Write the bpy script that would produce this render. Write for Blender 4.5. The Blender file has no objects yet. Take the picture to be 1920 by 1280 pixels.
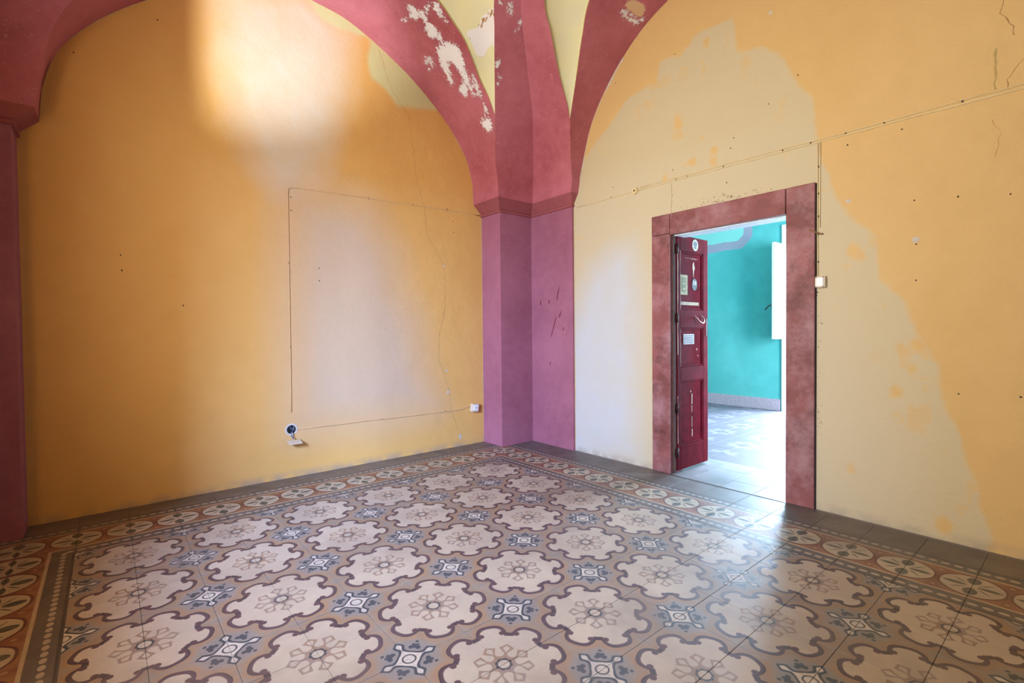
import bpy, bmesh, math, random
import numpy as np
from mathutils import Vector, Matrix
random.seed(7); rng = np.random.RandomState(7)
P = 0.5                      # one floor-pattern repeat = 0.5 m; all layout numbers below are in repeats
D = bpy.data; COL = bpy.context.scene.collection
SC = bpy.context.scene

# ------------------------------------------------------------------ camera
F_PX = 917.658
YAW, PITCH, ROLL = 0.8796208, -0.0204026, -0.0095548
CAM = (-2.178539, -2.760304, 2.41891)
cam = D.objects.new('camera', D.cameras.new('camera')); COL.objects.link(cam)
cam.data.sensor_width = 36; cam.data.sensor_fit = 'HORIZONTAL'; cam.data.lens = F_PX / 1920 * 36
cam.data.clip_start = 0.02; cam.data.clip_end = 100
_f = Vector((math.cos(YAW) * math.cos(PITCH), math.sin(YAW) * math.cos(PITCH), math.sin(PITCH)))
_r = _f.cross(Vector((0, 0, 1))).normalized(); _u = _r.cross(_f)
_r2 = _r * math.cos(ROLL) + _u * math.sin(ROLL); _u2 = -_r * math.sin(ROLL) + _u * math.cos(ROLL)
M = Matrix((( _r2.x, _u2.x, -_f.x, CAM[0] * P), (_r2.y, _u2.y, -_f.y, CAM[1] * P),
            (_r2.z, _u2.z, -_f.z, CAM[2] * P), (0, 0, 0, 1)))
cam.matrix_world = M
SC.camera = cam

# ------------------------------------------------------------------ light and exposure
vs = SC.view_settings
vs.view_transform = 'Standard'; vs.look = 'None'; vs.gamma = 1; vs.use_curve_mapping = False
vs.exposure = 0.0
W = D.worlds.new('sky'); SC.world = W; W.use_nodes = True
W.node_tree.nodes['Background'].inputs[0].default_value = (0.78, 0.88, 1.0, 1)
W.node_tree.nodes['Background'].inputs[1].default_value = 1.6

def area(name, loc, target, sx, sy, power, color, spread=180):
    l = D.lights.new(name, 'AREA'); l.shape = 'RECTANGLE'; l.size = sx * P; l.size_y = sy * P
    l.energy = power; l.color = color; l.spread = math.radians(spread)
    o = D.objects.new(name, l); COL.objects.link(o)
    o.location = Vector(loc) * P
    o.rotation_euler = (Vector(target) - Vector(loc)).to_track_quat('-Z', 'Y').to_euler()
    return o
# daylight through the tall window behind the camera (left wall): sky from above, an added area lamp in the opening for bounced sun
area('open_sky_light', (-9.0, -2.7, 6.2), (0.0, 2.2, 4.0), 3.4, 3.2, 1700, (0.30, 0.50, 1.0))
area('window_bounce', (-5.5, .4, 3.5), (2.0, 2.4, 5.2), 3.6, 2.8, 190, (1.0, 0.92, 0.80), 150)
# added spot for reflected sun, throws the bright patch high on the back wall
sp = D.lights.new('sun_patch_spot', 'SPOT'); sp.energy = 1500; sp.color = (0.92, 0.96, 1.0)
sp.spot_size = math.radians(25); sp.spot_blend = 1.0; sp.shadow_soft_size = 0.05
so = D.objects.new('sun_patch_spot', sp); COL.objects.link(so); so.location = Vector((-5.5, .18, 2.4)) * P
so.rotation_euler = (Vector((0.15, 5.93, 7.6)) - Vector((-5.5, .18, 2.4))).to_track_quat('-Z', 'Y').to_euler()
# daylight through the window of the turquoise room
area('far_window_light', (13.65, 1.75, 2.9), (0, 0.6, 0.0), 2.6, 5.2, 900, (0.54, 0.74, 1.0))
area('far_side_window_light', (8.7, -3.75, 3.0), (7.2, 1.8, 1.2), 2.7, 4.8, 800, (0.60, 0.78, 1.0))  # unseen side window, its opening cut for this lamp

# ------------------------------------------------------------------ node helper
class X:
    """a float socket with arithmetic"""
    nt = None
    def __init__(s, v): s.v = v
    @staticmethod
    def m(op, *a, clamp=False):
        n = X.nt.nodes.new('ShaderNodeMath'); n.operation = op; n.use_clamp = clamp
        for i, k in enumerate(a):
            if isinstance(k, X): k = k.v
            if isinstance(k, (int, float)): n.inputs[i].default_value = k
            else: X.nt.links.new(k, n.inputs[i])
        return X(n.outputs[0])
    def __add__(s, o): return X.m('ADD', s, o)
    __radd__ = __add__
    def __sub__(s, o): return X.m('SUBTRACT', s, o)
    def __rsub__(s, o): return X.m('SUBTRACT', o, s)
    def __mul__(s, o): return X.m('MULTIPLY', s, o)
    __rmul__ = __mul__
    def __truediv__(s, o): return X.m('DIVIDE', s, o)
    def __pow__(s, o): return X.m('POWER', s, o)
def mn(a, b): return X.m('MINIMUM', a, b)
def mx(a, b): return X.m('MAXIMUM', a, b)
def ab(a): return X.m('ABSOLUTE', a)
def sat(a): return X.m('ADD', a, 0.0, clamp=True)
def length(a, b): return X.m('SQRT', a * a + b * b)
def wrap(a, lo, hi): return X.m('WRAP', a, hi, lo)
def step(d, k=260.0): return X.m('MULTIPLY_ADD', d, k, 0.5, clamp=True)      # 1 where d > 0
def mixc(a, b, f):
    n = X.nt.nodes.new('ShaderNodeMix'); n.data_type = 'RGBA'
    for sock, k in ((n.inputs[0], f), (n.inputs[6], a), (n.inputs[7], b)):
        if isinstance(k, X): k = k.v
        if isinstance(k, (tuple, list)): sock.default_value = (*k[:3], 1)
        elif isinstance(k, (int, float)): sock.default_value = k
        else: X.nt.links.new(k, sock)
    return n.outputs[2]
def mulc(a, f):
    n = X.nt.nodes.new('ShaderNodeVectorMath'); n.operation = 'SCALE'
    X.nt.links.new(a, n.inputs[0]); X.nt.links.new(f.v, n.inputs[3]); return n.outputs[0]
def noise(scale, detail=3, vec=None, rough=0.5, lo=0.3, hi=0.7, stretch=None):
    n = X.nt.nodes.new('ShaderNodeTexNoise'); n.inputs['Scale'].default_value = scale
    n.inputs['Detail'].default_value = detail; n.inputs['Roughness'].default_value = rough
    if vec is None:
        g = X.nt.nodes.new('ShaderNodeNewGeometry'); vec = g.outputs['Position']
    if stretch:
        mp = X.nt.nodes.new('ShaderNodeMapping'); mp.inputs['Scale'].default_value = stretch
        X.nt.links.new(vec, mp.inputs[0]); vec = mp.outputs[0]
    X.nt.links.new(vec, n.inputs['Vector'])
    return sat((X(n.outputs[0]) - lo) / (hi - lo))
def attr(name):
    n = X.nt.nodes.new('ShaderNodeAttribute'); n.attribute_name = name; return X(n.outputs['Fac'])
def sr(r, g, b):
    f = lambda c: (c / 255 / 12.92) if c / 255 <= 0.04045 else ((c / 255 + 0.055) / 1.055) ** 2.4
    return (f(r), f(g), f(b))
def newmat(name):
    m = D.materials.new(name); m.use_nodes = True; X.nt = m.node_tree
    return m, m.node_tree.nodes['Principled BSDF']
def setc(bs, c): X.nt.links.new(c, bs.inputs['Base Color']) if not isinstance(c, tuple) else bs.inputs['Base Color'].__setattr__('default_value', (*c, 1))
def bump(bs, h, dist=0.002, strength=0.5):
    b = X.nt.nodes.new('ShaderNodeBump'); b.inputs['Distance'].default_value = dist; b.inputs['Strength'].default_value = strength
    X.nt.links.new(h.v, b.inputs['Height']); X.nt.links.new(b.outputs[0], bs.inputs['Normal'])
def plain(name, c, rough=0.6, var=0.12, scale=30, metal=0.0, dark=None):
    m, bs = newmat(name)
    n = noise(scale, 4)
    dk = dark or tuple(v * (1 - var * 2) for v in c)
    setc(bs, mixc(dk, c, n)); bs.inputs['Roughness'].default_value = rough; bs.inputs['Metallic'].default_value = metal
    bump(bs, n, 0.0006, 0.4)
    return m

# ------------------------------------------------------------------ wall paints
def plaster_bump(bs):
    a = noise(3.0, 3); b = noise(90, 3)
    bump(bs, a * 3.0 + b * 0.35, 0.004, 0.5)

def yellow_wall(name, base, base2, pale, white, green=None):
    m, bs = newmat(name)
    fine = noise(7, 6, rough=0.6); big = noise(0.9, 3); blot = noise(2.2, 5, rough=0.65)
    edge = (noise(6, 6, rough=0.7, lo=0, hi=1) - 0.5) * 0.16 + (noise(1.7, 3, lo=0, hi=1) - 0.5) * 0.12
    c = mixc(base, base2, big * 0.7)
    c = mixc(c, tuple(v * 0.93 for v in base2), fine * 0.35)
    pm = X.m('SMOOTH_MIN', 1.0, sat((attr('pale') + edge) * 16), 0.2)
    flecks = step(noise(5, 5, rough=0.6, lo=0, hi=1) - 0.61, 30) * sat(0.9 - attr('pale') * 1.1)
    pm = sat(pm * (1 - flecks * 0.65))
    c = mixc(c, pale, pm)
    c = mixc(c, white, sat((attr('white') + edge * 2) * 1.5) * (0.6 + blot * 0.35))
    if green: c = mixc(c, green, sat((attr('green') + edge * 0.6) * 11) * (0.65 + blot * 0.3))
    c = mixc(c, mixc(base, sr(178, 172, 170), .8), sat((attr('soft') + .6) * .9) * .7)
    # soiling at the foot of the wall
    g = X.nt.nodes.new('ShaderNodeNewGeometry'); s = X.nt.nodes.new('ShaderNodeSeparateXYZ'); X.nt.links.new(g.outputs['Position'], s.inputs[0])
    z = X(s.outputs[2])
    foot = sat(1 - z / 0.07) * noise(9, 5, lo=.35, hi=.6)
    c = mixc(c, sr(150, 140, 128), foot * 0.7)
    spk = step(noise(160, 2, lo=0, hi=1) - 0.80, 40) * 0.5
    c = mixc(c, sr(120, 90, 60), spk * 0.35)
    setc(bs, c); bs.inputs['Roughness'].default_value = 0.75; bs.inputs['Specular IOR Level'].default_value = 0.3
    plaster_bump(bs)
    return m
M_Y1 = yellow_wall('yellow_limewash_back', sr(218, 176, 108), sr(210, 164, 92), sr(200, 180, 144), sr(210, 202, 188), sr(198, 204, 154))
M_Y2 = yellow_wall('yellow_limewash_right', sr(206, 176, 122), sr(200, 167, 110), sr(191, 180, 149), sr(186, 192, 196))

M_OCHRE = plain('dull_ochre_limewash', sr(140, 106, 72), 0.8)  # unseen wall toned down to cut bounced light on the ribs
def red_paint(name, base, dark, peel=True, streak=0.35):
    m, bs = newmat(name)
    n = noise(1.6, 4); f = noise(12, 6, rough=0.65); sc = noise(20, 5, rough=0.7, stretch=(1, 1, 0.25))
    c = mixc(dark, base, n)
    c = mixc(c, tuple(min(1, v * 1.35 + 0.02) for v in base), f * 0.25)
    if peel:
        tear = (noise(38, 7, rough=0.8, lo=0, hi=1) - 0.5) * 0.34 + (noise(9, 4, lo=0, hi=1) - 0.5) * 0.14
        pk = step(attr('peel') + tear, 60)
        c = mixc(c, sr(226, 228, 232), pk)
        bk = step(attr('bare') + tear * .5, 60); c = mixc(c, sr(206, 176, 142), bk)
        h = f * 0.3 - pk * 1.2
    else: h = f * 0.4
    scr = step(noise(60, 6, rough=.8, lo=0, hi=1) + sc * .10 - 0.69, 25) * streak * 2
    c = mixc(c, sr(205, 190, 186), scr)
    setc(bs, c); bs.inputs['Roughness'].default_value = 0.62; bs.inputs['Specular IOR Level'].default_value = 0.35
    bump(bs, h, 0.002, 0.6)
    return m
M_RED = red_paint('oxblood_pink_limewash', sr(180, 106, 120), sr(148, 72, 82))
M_REDD = red_paint('oxblood_moulding', sr(152, 84, 88), sr(132, 68, 72), False, 0.0)
M_PIER = red_paint('pillar_paint', sr(156, 99, 118), sr(136, 80, 99), True, 0.12)

m, bs = newmat('pale_vault_yellow'); M_VAULT = m
c = mixc(sr(210, 210, 176), sr(218, 212, 164), noise(2, 4))
c = mixc(c, sr(206, 204, 184), noise(5, 5, lo=.45, hi=.7) * 0.6)
pk = step(attr('peel') + (noise(22, 5, lo=0, hi=1) - 0.5) * 0.06, 90)
c = mixc(c, sr(222, 220, 222), pk)
pk2 = step(attr('brown') + (noise(30, 5, lo=0, hi=1) - 0.5) * 0.08, 90)
c = mixc(c, sr(160, 122, 74), pk2)
setc(bs, c); bs.inputs['Roughness'].default_value = 0.8; bump(bs, noise(20, 5) - pk, 0.003, 0.5)
M_VEDGE = plain('vault_edge_yellow', sr(214, 198, 142), 0.8)

# ------------------------------------------------------------------ floor pattern (cement tiles)
def floor_mat():
    m, bs = newmat('patterned_cement_tile')
    g = X.nt.nodes.new('ShaderNodeNewGeometry'); s = X.nt.nodes.new('ShaderNodeSeparateXYZ'); X.nt.links.new(g.outputs['Position'], s.inputs[0])
    x = X(s.outputs[0]) / P; y = X(s.outputs[1]) / P
    wob = (noise(9, 2, lo=0, hi=1) - 0.5) * 0.006
    x = x + wob; y = y - wob
    cream = mixc(sr(190, 175, 156), sr(206, 190, 166), noise(4, 4))
    ground0 = mixc(sr(146, 134, 122), sr(160, 146, 130), noise(5, 4))
    tan = sr(168, 132, 98)
    purple = sr(90, 64, 72); purd = sr(58, 44, 54); blue = sr(48, 64, 78); petal = sr(156, 124, 98); greyb = sr(72, 74, 80)
    patch = noise(3.5, 3, lo=.35, hi=.65)
    # ---- medallion centred on whole numbers
    px = wrap(x, -.5, .5); py = wrap(y, -.5, .5)
    r = length(px, py); th = X.m('ARCTAN2', py, px)
    A = math.pi / 4
    phi = ab(wrap(th, 0.0, A) - A / 2)
    lx = r * X.m('COSINE', phi); ly = r * X.m('SINE', phi)
    e1 = (ab((lx - .340) / .100) ** 2.6 + (ly / .094) ** 2.6) ** .385
    e2 = (ab((lx - .337) / .139) ** 2.7 + (ly / .124) ** 2.7) ** .37
    inE1 = step(1 - e1, 30); inE2 = step(1 - e2, 30)
    core = step(.331 - r)
    curl = step(.026 - length(lx - .357, ly - .086))
    c_in = mx(inE1, core)
    # small motif distance
    qx = wrap(x - .5, -.5, .5); qy = wrap(y - .5, -.5, .5)
    qr = length(qx, qy)
    halo = sat((1.42 - e2) * 3) * step(e2 - 1, 30)
    blueish = sat((.235 - qr) * 14)
    c = mixc(ground0, sr(138, 138, 138), blueish * 0.6)
    c = mixc(c, tan, halo * (0.35 + patch * 0.6))
    ringt = sat(1 - ab(qr - .27) * 22)
    c = mixc(c, tan, ringt * (0.2 + patch * 0.45))
    band = sat(inE2 + step(.374 - r))
    bc = mixc(purple, purd, sat((e2 - .80) * 6))
    bc = mixc(bc, sr(112, 98, 108), (1 - patch) * 0.35)
    c = mixc(c, bc, band)
    c = mixc(c, cream, c_in)
    c = mixc(c, purple, curl * step(r - .322))
    # petals
    psi = A / 2 - phi
    ax = r * X.m('COSINE', psi); ay = r * X.m('SINE', psi)
    w = mn(mx(mx((ax - .118) * .85 + .006, .012), (.112 - ax) * 1.1), (.229 - ax) * 1.25)
    pet = step(w - ay) * step(r - .055)
    hole = step(mn(mn((ax - .128) * .55, (.207 - ax) * 1.0), .024) - ay)
    c = mixc(c, mixc(petal, sr(150, 132, 122), patch), pet * (1 - hole) * 0.9)
    rg = step(.063 + .004 * X.m('COSINE', th * 8) - r) * step(r - .044)
    c = mixc(c, greyb, rg)
    # ---- small motif
    qt = X.m('ARCTAN2', qy, qx)
    B = math.pi / 2
    qp = ab(wrap(qt, -B / 2, B / 2))
    bx = qr * X.m('COSINE', qp); by = qr * X.m('SINE', qp)
    h1 = mx(mx(.138 - bx, 0.0) * mx(.138 - bx, 0.0) * 7.9, .004)
    h2 = mn(mn((bx - .122) * .5, (.205 - bx) * .9), .022)
    hh = mx(mn(h1, (.15 - bx) * 5), h2)
    outl = step(hh + .024 - by) * step(.230 - bx)
    inn = step(hh - by) * step(.208 - bx)
    c = mixc(c, blue, outl * 0.95); c = mixc(c, mixc(cream, sr(226, 222, 214), 0.4), inn)
    rg2 = step(.054 - qr) * step(qr - .041)
    c = mixc(c, greyb, rg2)
    dp = ab(qp - B / 2)
    dx = qr * X.m('COSINE', dp); dy = qr * X.m('SINE', dp)
    club = mx(mx(step(.020 - length(dx - .136, dy - .028)), step(.016 - length(dx - .167, dy - .016))), step(.022 - length(dx - .15, dy)))
    spade = step(.017 - (ab(dx - .207) + dy * .9))
    c = mixc(c, blue, mx(club, spade) * 0.92)
    # ---- border
    d1 = x - 3.5; d2 = y - 4.5; d3 = -2.5 - x; d4 = -6.0 - y
    mxx = mx(d1, d3); myy = mx(d2, d4); d = mx(mxx, myy)
    isx = step(mxx - myy, 4000)
    along = y * isx + x * (1 - isx)
    v = ab(d - .5)
    uu = wrap(along, -.25, .25); au = ab(uu)
    red = mixc(sr(156, 112, 82), sr(126, 72, 62), sat((au - .16) * 12))
    red = mixc(red, sr(168, 118, 74), patch * 0.5)
    cb = red
    er = length(v / .232, uu / .226) + .008 * X.m('COSINE', X.m('ARCTAN2', v, au) * 8)
    cb = mixc(cb, sr(104, 56, 50), step(1.10 - er, 30))
    cb = mixc(cb, mixc(cream, sr(196, 184, 154), .5), step(1 - er, 30))
    grn = sr(66, 72, 64)
    leafv = step(1 - length((v - .128) / .082, au / .052), 30) * step((v - .02) * .6 - au)
    leafu = step(1 - (v / .030 + ((au - .122) / .092) * ((au - .122) / .092)), 20)
    thin = step(.009 - ab(v - au * .9) * .7 - ab(length(v, au) - .12) * .09)
    cb = mixc(cb, grn, mx(mx(leafv, leafu), thin * step(.19 - length(v, au)) * step(length(v, au) - .06)) * .92)
    cb = mixc(cb, sr(190, 158, 122), step(.022 - length(v - .20, (.25 - au) * 1.2)) * .7)
    cb = mixc(cb, sr(196, 176, 148), step(.014 - ab(v - .285)))
    du = wrap(along - .05, -.05, .05)
    bandg = step(v - .302)
    gb = mixc(sr(92, 86, 82), sr(112, 106, 102), patch)
    cb = mixc(cb, gb, bandg)
    dot = step(1 - length(du / .038, (v - .405) / .024), 30)
    cb = mixc(cb, mixc(cream, sr(180, 168, 148), .5), dot)
    cb = mixc(cb, sr(70, 64, 62), step(.010 - ab(v - .485)))
    inb = step(d, 4000)
    c = mixc(c, cb, inb)
    # ---- plain grey margin and doorway
    grey = mixc(sr(122, 114, 108), sr(100, 92, 84), noise(6, 5))
    grey = mixc(grey, sr(82, 74, 64), noise(2.5, 4, lo=.5, hi=.75) * 0.7)
    c = mixc(c, grey, step(d - 1, 4000))
    c = mixc(c, mixc(sr(124, 120, 122), sr(140, 136, 138), noise(8, 4)), step(x - 5.04, 4000))  # doorway: own blue-grey, lightened mostly to carry daylight in the colour
    # ---- per-tile shade, wear, dirt
    oi = X.nt.nodes.new('ShaderNodeObjectInfo'); rd = X(oi.outputs['Random'])
    wear = noise(1.3, 5, rough=.6, lo=.52, hi=.72)
    c = mixc(c, sr(128, 112, 100), wear * 0.45)
    stain = step(noise(2.1, 4, lo=0, hi=1) - .66, 9) * 0.35
    c = mixc(c, sr(140, 124, 114), stain)
    spots = step(noise(75, 2, lo=0, hi=1) - .80, 40) * .3
    c = mixc(c, sr(70, 60, 55), spots)
    c = mulc(c, .62 + rd * .08 + noise(30, 5) * .04)
    setc(bs, c)
    rgh = .43 + noise(8, 4) * .12 + noise(60, 2) * .05
    X.nt.links.new(rgh.v, bs.inputs['Roughness'])
    bs.inputs['Specular IOR Level'].default_value = 1.0
    bump(bs, noise(3.5, 2) * 4 + noise(70, 3) * .3, 0.0012, 0.5)
    return m
M_TILE = floor_mat()
M_GROUT = plain('dark_tile_joint', sr(92, 82, 76), 0.9)
M_GREY = plain('worn_grey_cement', sr(112, 104, 100), 0.6, 0.2, 9)

# ------------------------------------------------------------------ object helpers
def link(name, me, parent=None, mat=None):
    o = D.objects.new(name, me); COL.objects.link(o)
    if parent: o.parent = parent
    if mat and me is not None:
        for k in (mat if isinstance(mat, (list, tuple)) else [mat]): me.materials.append(k)
    return o
def mesh(name, V, Fc, parent=None, mat=None, smooth=False, scale=P, mi=None):
    me = D.meshes.new(name); me.from_pydata([tuple(float(k) * scale for k in v) for v in V], [], Fc); me.validate(); me.update()
    o = link(name, me, parent, mat)
    if smooth: me.polygons.foreach_set('use_smooth', [True] * len(me.polygons))
    if mi: me.polygons.foreach_set('material_index', mi)
    return o
def bm_obj(name, bm, parent=None, mat=None, smooth=False):
    me = D.meshes.new(name); bm.normal_update(); bm.to_mesh(me); bm.free()
    if smooth: me.polygons.foreach_set('use_smooth', [True] * len(me.polygons))
    return link(name, me, parent, mat)
def add_box(bm, lo, hi, bev=0.0, rot=None, piv=None):
    r = bmesh.ops.create_cube(bm, size=1); vs_ = r['verts']
    c = [(lo[i] + hi[i]) / 2 * P for i in range(3)]; s_ = [(hi[i] - lo[i]) * P for i in range(3)]
    for v in vs_: v.co = Vector((v.co.x * s_[0] + c[0], v.co.y * s_[1] + c[1], v.co.z * s_[2] + c[2]))
    if bev:
        ed = list({e for v in vs_ for e in v.link_edges})
        rr = bmesh.ops.bevel(bm, geom=ed, offset=bev * P, segments=2, affect='EDGES', profile=0.5)
        vs_ = [v for v in rr['verts']] + [v for v in vs_ if v.is_valid]
        vs_ = list({v for v in vs_ if v.is_valid})
    if rot is not None:
        bmesh.ops.rotate(bm, verts=vs_, cent=Vector(piv) * P, matrix=rot)
    return vs_
def box(name, lo, hi, mat, parent=None, bev=0.0, smooth=False):
    bm = bmesh.new(); add_box(bm, lo, hi, bev); return bm_obj(name, bm, parent, mat, smooth)
def empty(name, loc=(0, 0, 0)):
    o = D.objects.new(name, None); COL.objects.link(o); o.empty_display_size = .1
    return o
def tag(o, label=None, cat=None, group=None, kind=None):
    if label: o['label'] = label
    if cat: o['category'] = cat
    if group: o['group'] = group
    if kind: o['kind'] = kind
    return o
def struct(o, label, cat='wall'): return tag(o, label, cat, kind='structure')
def tube_pts(bm, pts, rad, seg=8, closed=False):
    pts = [Vector(p) * P for p in pts]; rings = []
    n = len(pts)
    for i, p in enumerate(pts):
        t = (pts[min(i + 1, n - 1)] - pts[max(i - 1, 0)]).normalized()
        up = Vector((0, 0, 1)) if abs(t.z) < .9 else Vector((1, 0, 0))
        a = t.cross(up).normalized(); b = t.cross(a)
        rings.append([bm.verts.new(p + (a * math.cos(2 * math.pi * k / seg) + b * math.sin(2 * math.pi * k / seg)) * rad * P) for k in range(seg)])
    for i in range(n - 1):
        for k in range(seg):
            bm.faces.new((rings[i][k], rings[i][(k + 1) % seg], rings[i + 1][(k + 1) % seg], rings[i + 1][k]))
    bm.faces.new(rings[0][::-1]); bm.faces.new(rings[-1])

# signed distance (positive inside) of 2-D points to a polygon
def sdf(pts, poly):
    pts = np.asarray(pts, float); poly = np.asarray(poly, float)
    d = np.full(len(pts), 1e9); ins = np.zeros(len(pts), bool)
    n = len(poly)
    for i in range(n):
        a = poly[i]; b = poly[(i + 1) % n]; e = b - a; w = pts - a
        t = np.clip((w @ e) / max(e @ e, 1e-9), 0, 1)
        d = np.minimum(d, np.linalg.norm(w - t[:, None] * e, axis=1))
        c1 = (a[1] > pts[:, 1]) != (b[1] > pts[:, 1])
        with np.errstate(divide='ignore', invalid='ignore'):
            xi = (b[0] - a[0]) * (pts[:, 1] - a[1]) / (b[1] - a[1] + 1e-12) + a[0]
        ins ^= c1 & (pts[:, 0] < xi)
    return np.where(ins, d, -d)
def set_attr(me, name, vals):
    a = me.attributes.new(name, 'FLOAT', 'POINT'); a.data.foreach_set('value', np.asarray(vals, np.float32))
def multi(pts, polys):
    if not polys: return np.full(len(pts), -1.0)
    return np.max([sdf(pts, p) for p in polys], axis=0)

# ------------------------------------------------------------------ walls
def grid_wall(name, axis, val, back, u0, u1, z0, z1, holes, mat, label, masks=None, st=0.1, cat='wall'):
    """a solid wall: front sheet at val, back sheet at back; axis 0 -> plane x=val, 1 -> plane y=val"""
    def lines(a, b, ex):
        n = max(1, int(round((b - a) / st))); L = list(np.linspace(a, b, n + 1))
        for e in ex:
            if a < e < b:
                k = int(np.argmin([abs(l - e) for l in L])); L[k] = e
        return L
    U = lines(u0, u1, [h[0] for h in holes] + [h[1] for h in holes]); Z = lines(z0, z1, [h[2] for h in holes] + [h[3] for h in holes])
    nu, nz = len(U), len(Z)
    V = []; 
    for s_ in (val, back):
        for z in Z:
            for u in U: V.append((s_, u, z) if axis == 0 else (u, s_, z))
    idx = lambda s_, i, j: s_ * nu * nz + j * nu + i
    solid = np.zeros((nz - 1, nu - 1), bool)
    for j in range(nz - 1):
        for i in range(nu - 1):
            uc = (U[i] + U[i + 1]) / 2; zc = (Z[j] + Z[j + 1]) / 2
            solid[j, i] = not any(h[0] < uc < h[1] and h[2] < zc < h[3] for h in holes)
    Fc = []
    for j in range(nz - 1):
        for i in range(nu - 1):
            if not solid[j, i]: continue
            q = [(i, j), (i + 1, j), (i + 1, j + 1), (i, j + 1)]
            Fc.append([idx(0, *k) for k in q]); Fc.append([idx(1, *k) for k in q[::-1]])
            for (di, dj, a, b) in ((-1, 0, 3, 0), (1, 0, 1, 2), (0, -1, 0, 1), (0, 1, 2, 3)):
                ii, jj = i + di, j + dj
                if not (0 <= ii < nu - 1 and 0 <= jj < nz - 1) or not solid[jj, ii]:
                    A_, B_ = q[a], q[b]; Fc.append([idx(0, *A_), idx(1, *A_), idx(1, *B_), idx(0, *B_)])
    o = mesh(name, V, Fc, None, mat)
    bm = bmesh.new(); bm.from_mesh(o.data); bmesh.ops.recalc_face_normals(bm, faces=bm.faces); bm.to_mesh(o.data); bm.free()
    pts = np.array([(v[1] if axis == 0 else v[0], v[2]) for v in V])
    for k, polys in (masks or {}).items(): set_attr(o.data, k, multi(pts, polys))
    return struct(o, label, cat)

XL, XR, YB, YF = -3.92, 5.10, 5.93, -6.63        # room faces
XM, YM = 0.59, -0.35                             # room middle
W2_PALE = [(4.3, 3.08), (4.16, 5.55), (3.3, 6.14), (2.68, 6.6), (2.15, 6.68), (2.08, 6.98), (1.68, 6.92), (1.44, 7.13), (0.8, 7.08), (0.73, 6.54), (0.37, 6.45), (0.09, 6.18), (-0.12, 5.77), (-0.3, 5.46), (-0.34, 4.99), (-0.41, 4.62), (-0.51, 4.29), (-0.68, 3.88), (-0.99, 3.56), (-1.04, 3.03), (-1.28, 2.76), (-1.39, 2.38), (-1.59, 2.02), (-1.62, 1.66), (-1.75, 1.25), (-1.89, 0.86), (-1.97, 0.42), (-2.05, 0.15), (-1.98, -0.22), (-0.13, -1.13), (4.34, -0.68)]
W2_WHITE = [(4.62, 2.2), (3.86, 3.9), (3.31, 4.23), (2.47, 4.29), (2.2, 3.51), (2.21, -0.19), (4.66, -0.75)]  # faded paint plus a bluish light tint painted in
W1_GREEN = [(0.43, 8.3), (0.77, 7.81), (1.14, 7.77), (1.64, 7.81), (1.57, 7.45), (1.63, 7.1), (1.94, 6.98), (2.21, 6.7), (2.73, 6.82), (3.29, 6.93), (3.89, 7.23), (2.87, 8.42), (1.76, 8.78)]
W1_PALE = [(0.24, 4.78), (1.09, 4.82), (1.59, 4.72), (2.05, 3.98), (2.15, 3.28), (2.49, 2.66), (2.65, 1.7), (2.95, 0.92), (1.63, 0.76), (0.3, 0.84), (0.21, 1.75), (0.19, 3.54)]  # faded paint, with some of the window light painted into it
W1_TOP = [(-1.01, 7.9), (-1.04, 6.47), (-0.9, 5.69), (-0.5, 4.86), (-0.1, 4.48), (0.5, 4.55), (1.12, 5.18), (1.55, 6.64), (1.6, 7.96), (0.43, 8.56)]  # likely paler paint, whitened further to paint in the light beam
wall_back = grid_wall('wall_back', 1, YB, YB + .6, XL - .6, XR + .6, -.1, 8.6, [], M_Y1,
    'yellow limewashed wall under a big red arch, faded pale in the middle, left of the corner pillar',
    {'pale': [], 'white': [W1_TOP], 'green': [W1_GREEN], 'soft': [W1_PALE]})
DOOR = (0.0, 1.92, -.1, 4.03)
wall_right = grid_wall('wall_right', 0, XR, XR + .34, YF, YB, -.1, 8.8, [DOOR], M_Y2,
    'yellow wall with a large faded pale area around the open doorway',
    {'pale': [W2_PALE], 'white': [W2_WHITE], 'soft': []}, st=.05)
# yellow paint surviving as small blotches inside the faded area
W2_BLOTS = [(1.71, 5.77, 0.08), (1.73, 5.88, 0.05), (1.3, 5.44, 0.06), (1.11, 5.18, 0.07), (1.12, 5.02, 0.07), (1.45, 5.1, 0.08), (1.54, 5.1, 0.05), (1.96, 4.96, 0.05), (1.22, 6.88, 0.08), (1.26, 6.49, 0.05), (1.52, 7.03, 0.06), (2.51, 6.31, 0.05), (2.49, 6.16, 0.04), (-0.85, 3.79, 0.08), (-0.96, 3.82, 0.07), (-0.74, 3.4, 0.08), (-0.82, 3.32, 0.07), (-0.92, 3.47, 0.05), (-1.22, 2.18, 0.07), (-1.38, 2.21, 0.08), (-1.34, 1.94, 0.06), (-1.18, 1.65, 0.06), (-1.33, 1.45, 0.05), (-0.73, 0.62, 0.06), (-1.62, 0.17, 0.09)]
_a = wall_right.data.attributes['pale'].data; _v = np.zeros(len(_a), np.float32); _a.foreach_get('value', _v)
_p = np.array([(v.co.y / P, v.co.z / P) for v in wall_right.data.vertices])
for (_u0, _z0, _r0) in W2_BLOTS:
    _d = np.hypot(_p[:, 0] - _u0, (_p[:, 1] - _z0) * .8) - _r0 * .7
    _v = np.where(_d < .14, np.minimum(_v, _d * 1.0 + .022), _v)
_a.foreach_set('value', _v.astype(np.float32))
WIN = (-1.4, 2.2, 2.0, 5.0)  # unseen opening; sill and sides set to shape the daylight
wall_left = grid_wall('wall_left', 0, XL, XL - 1.5, YF, YB, -.1, 8.8, [WIN], M_Y1,
    'yellow wall beside the camera with a tall deep window opening', {'pale': [], 'white': [], 'green': [], 'soft': []}, st=.3)
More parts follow.
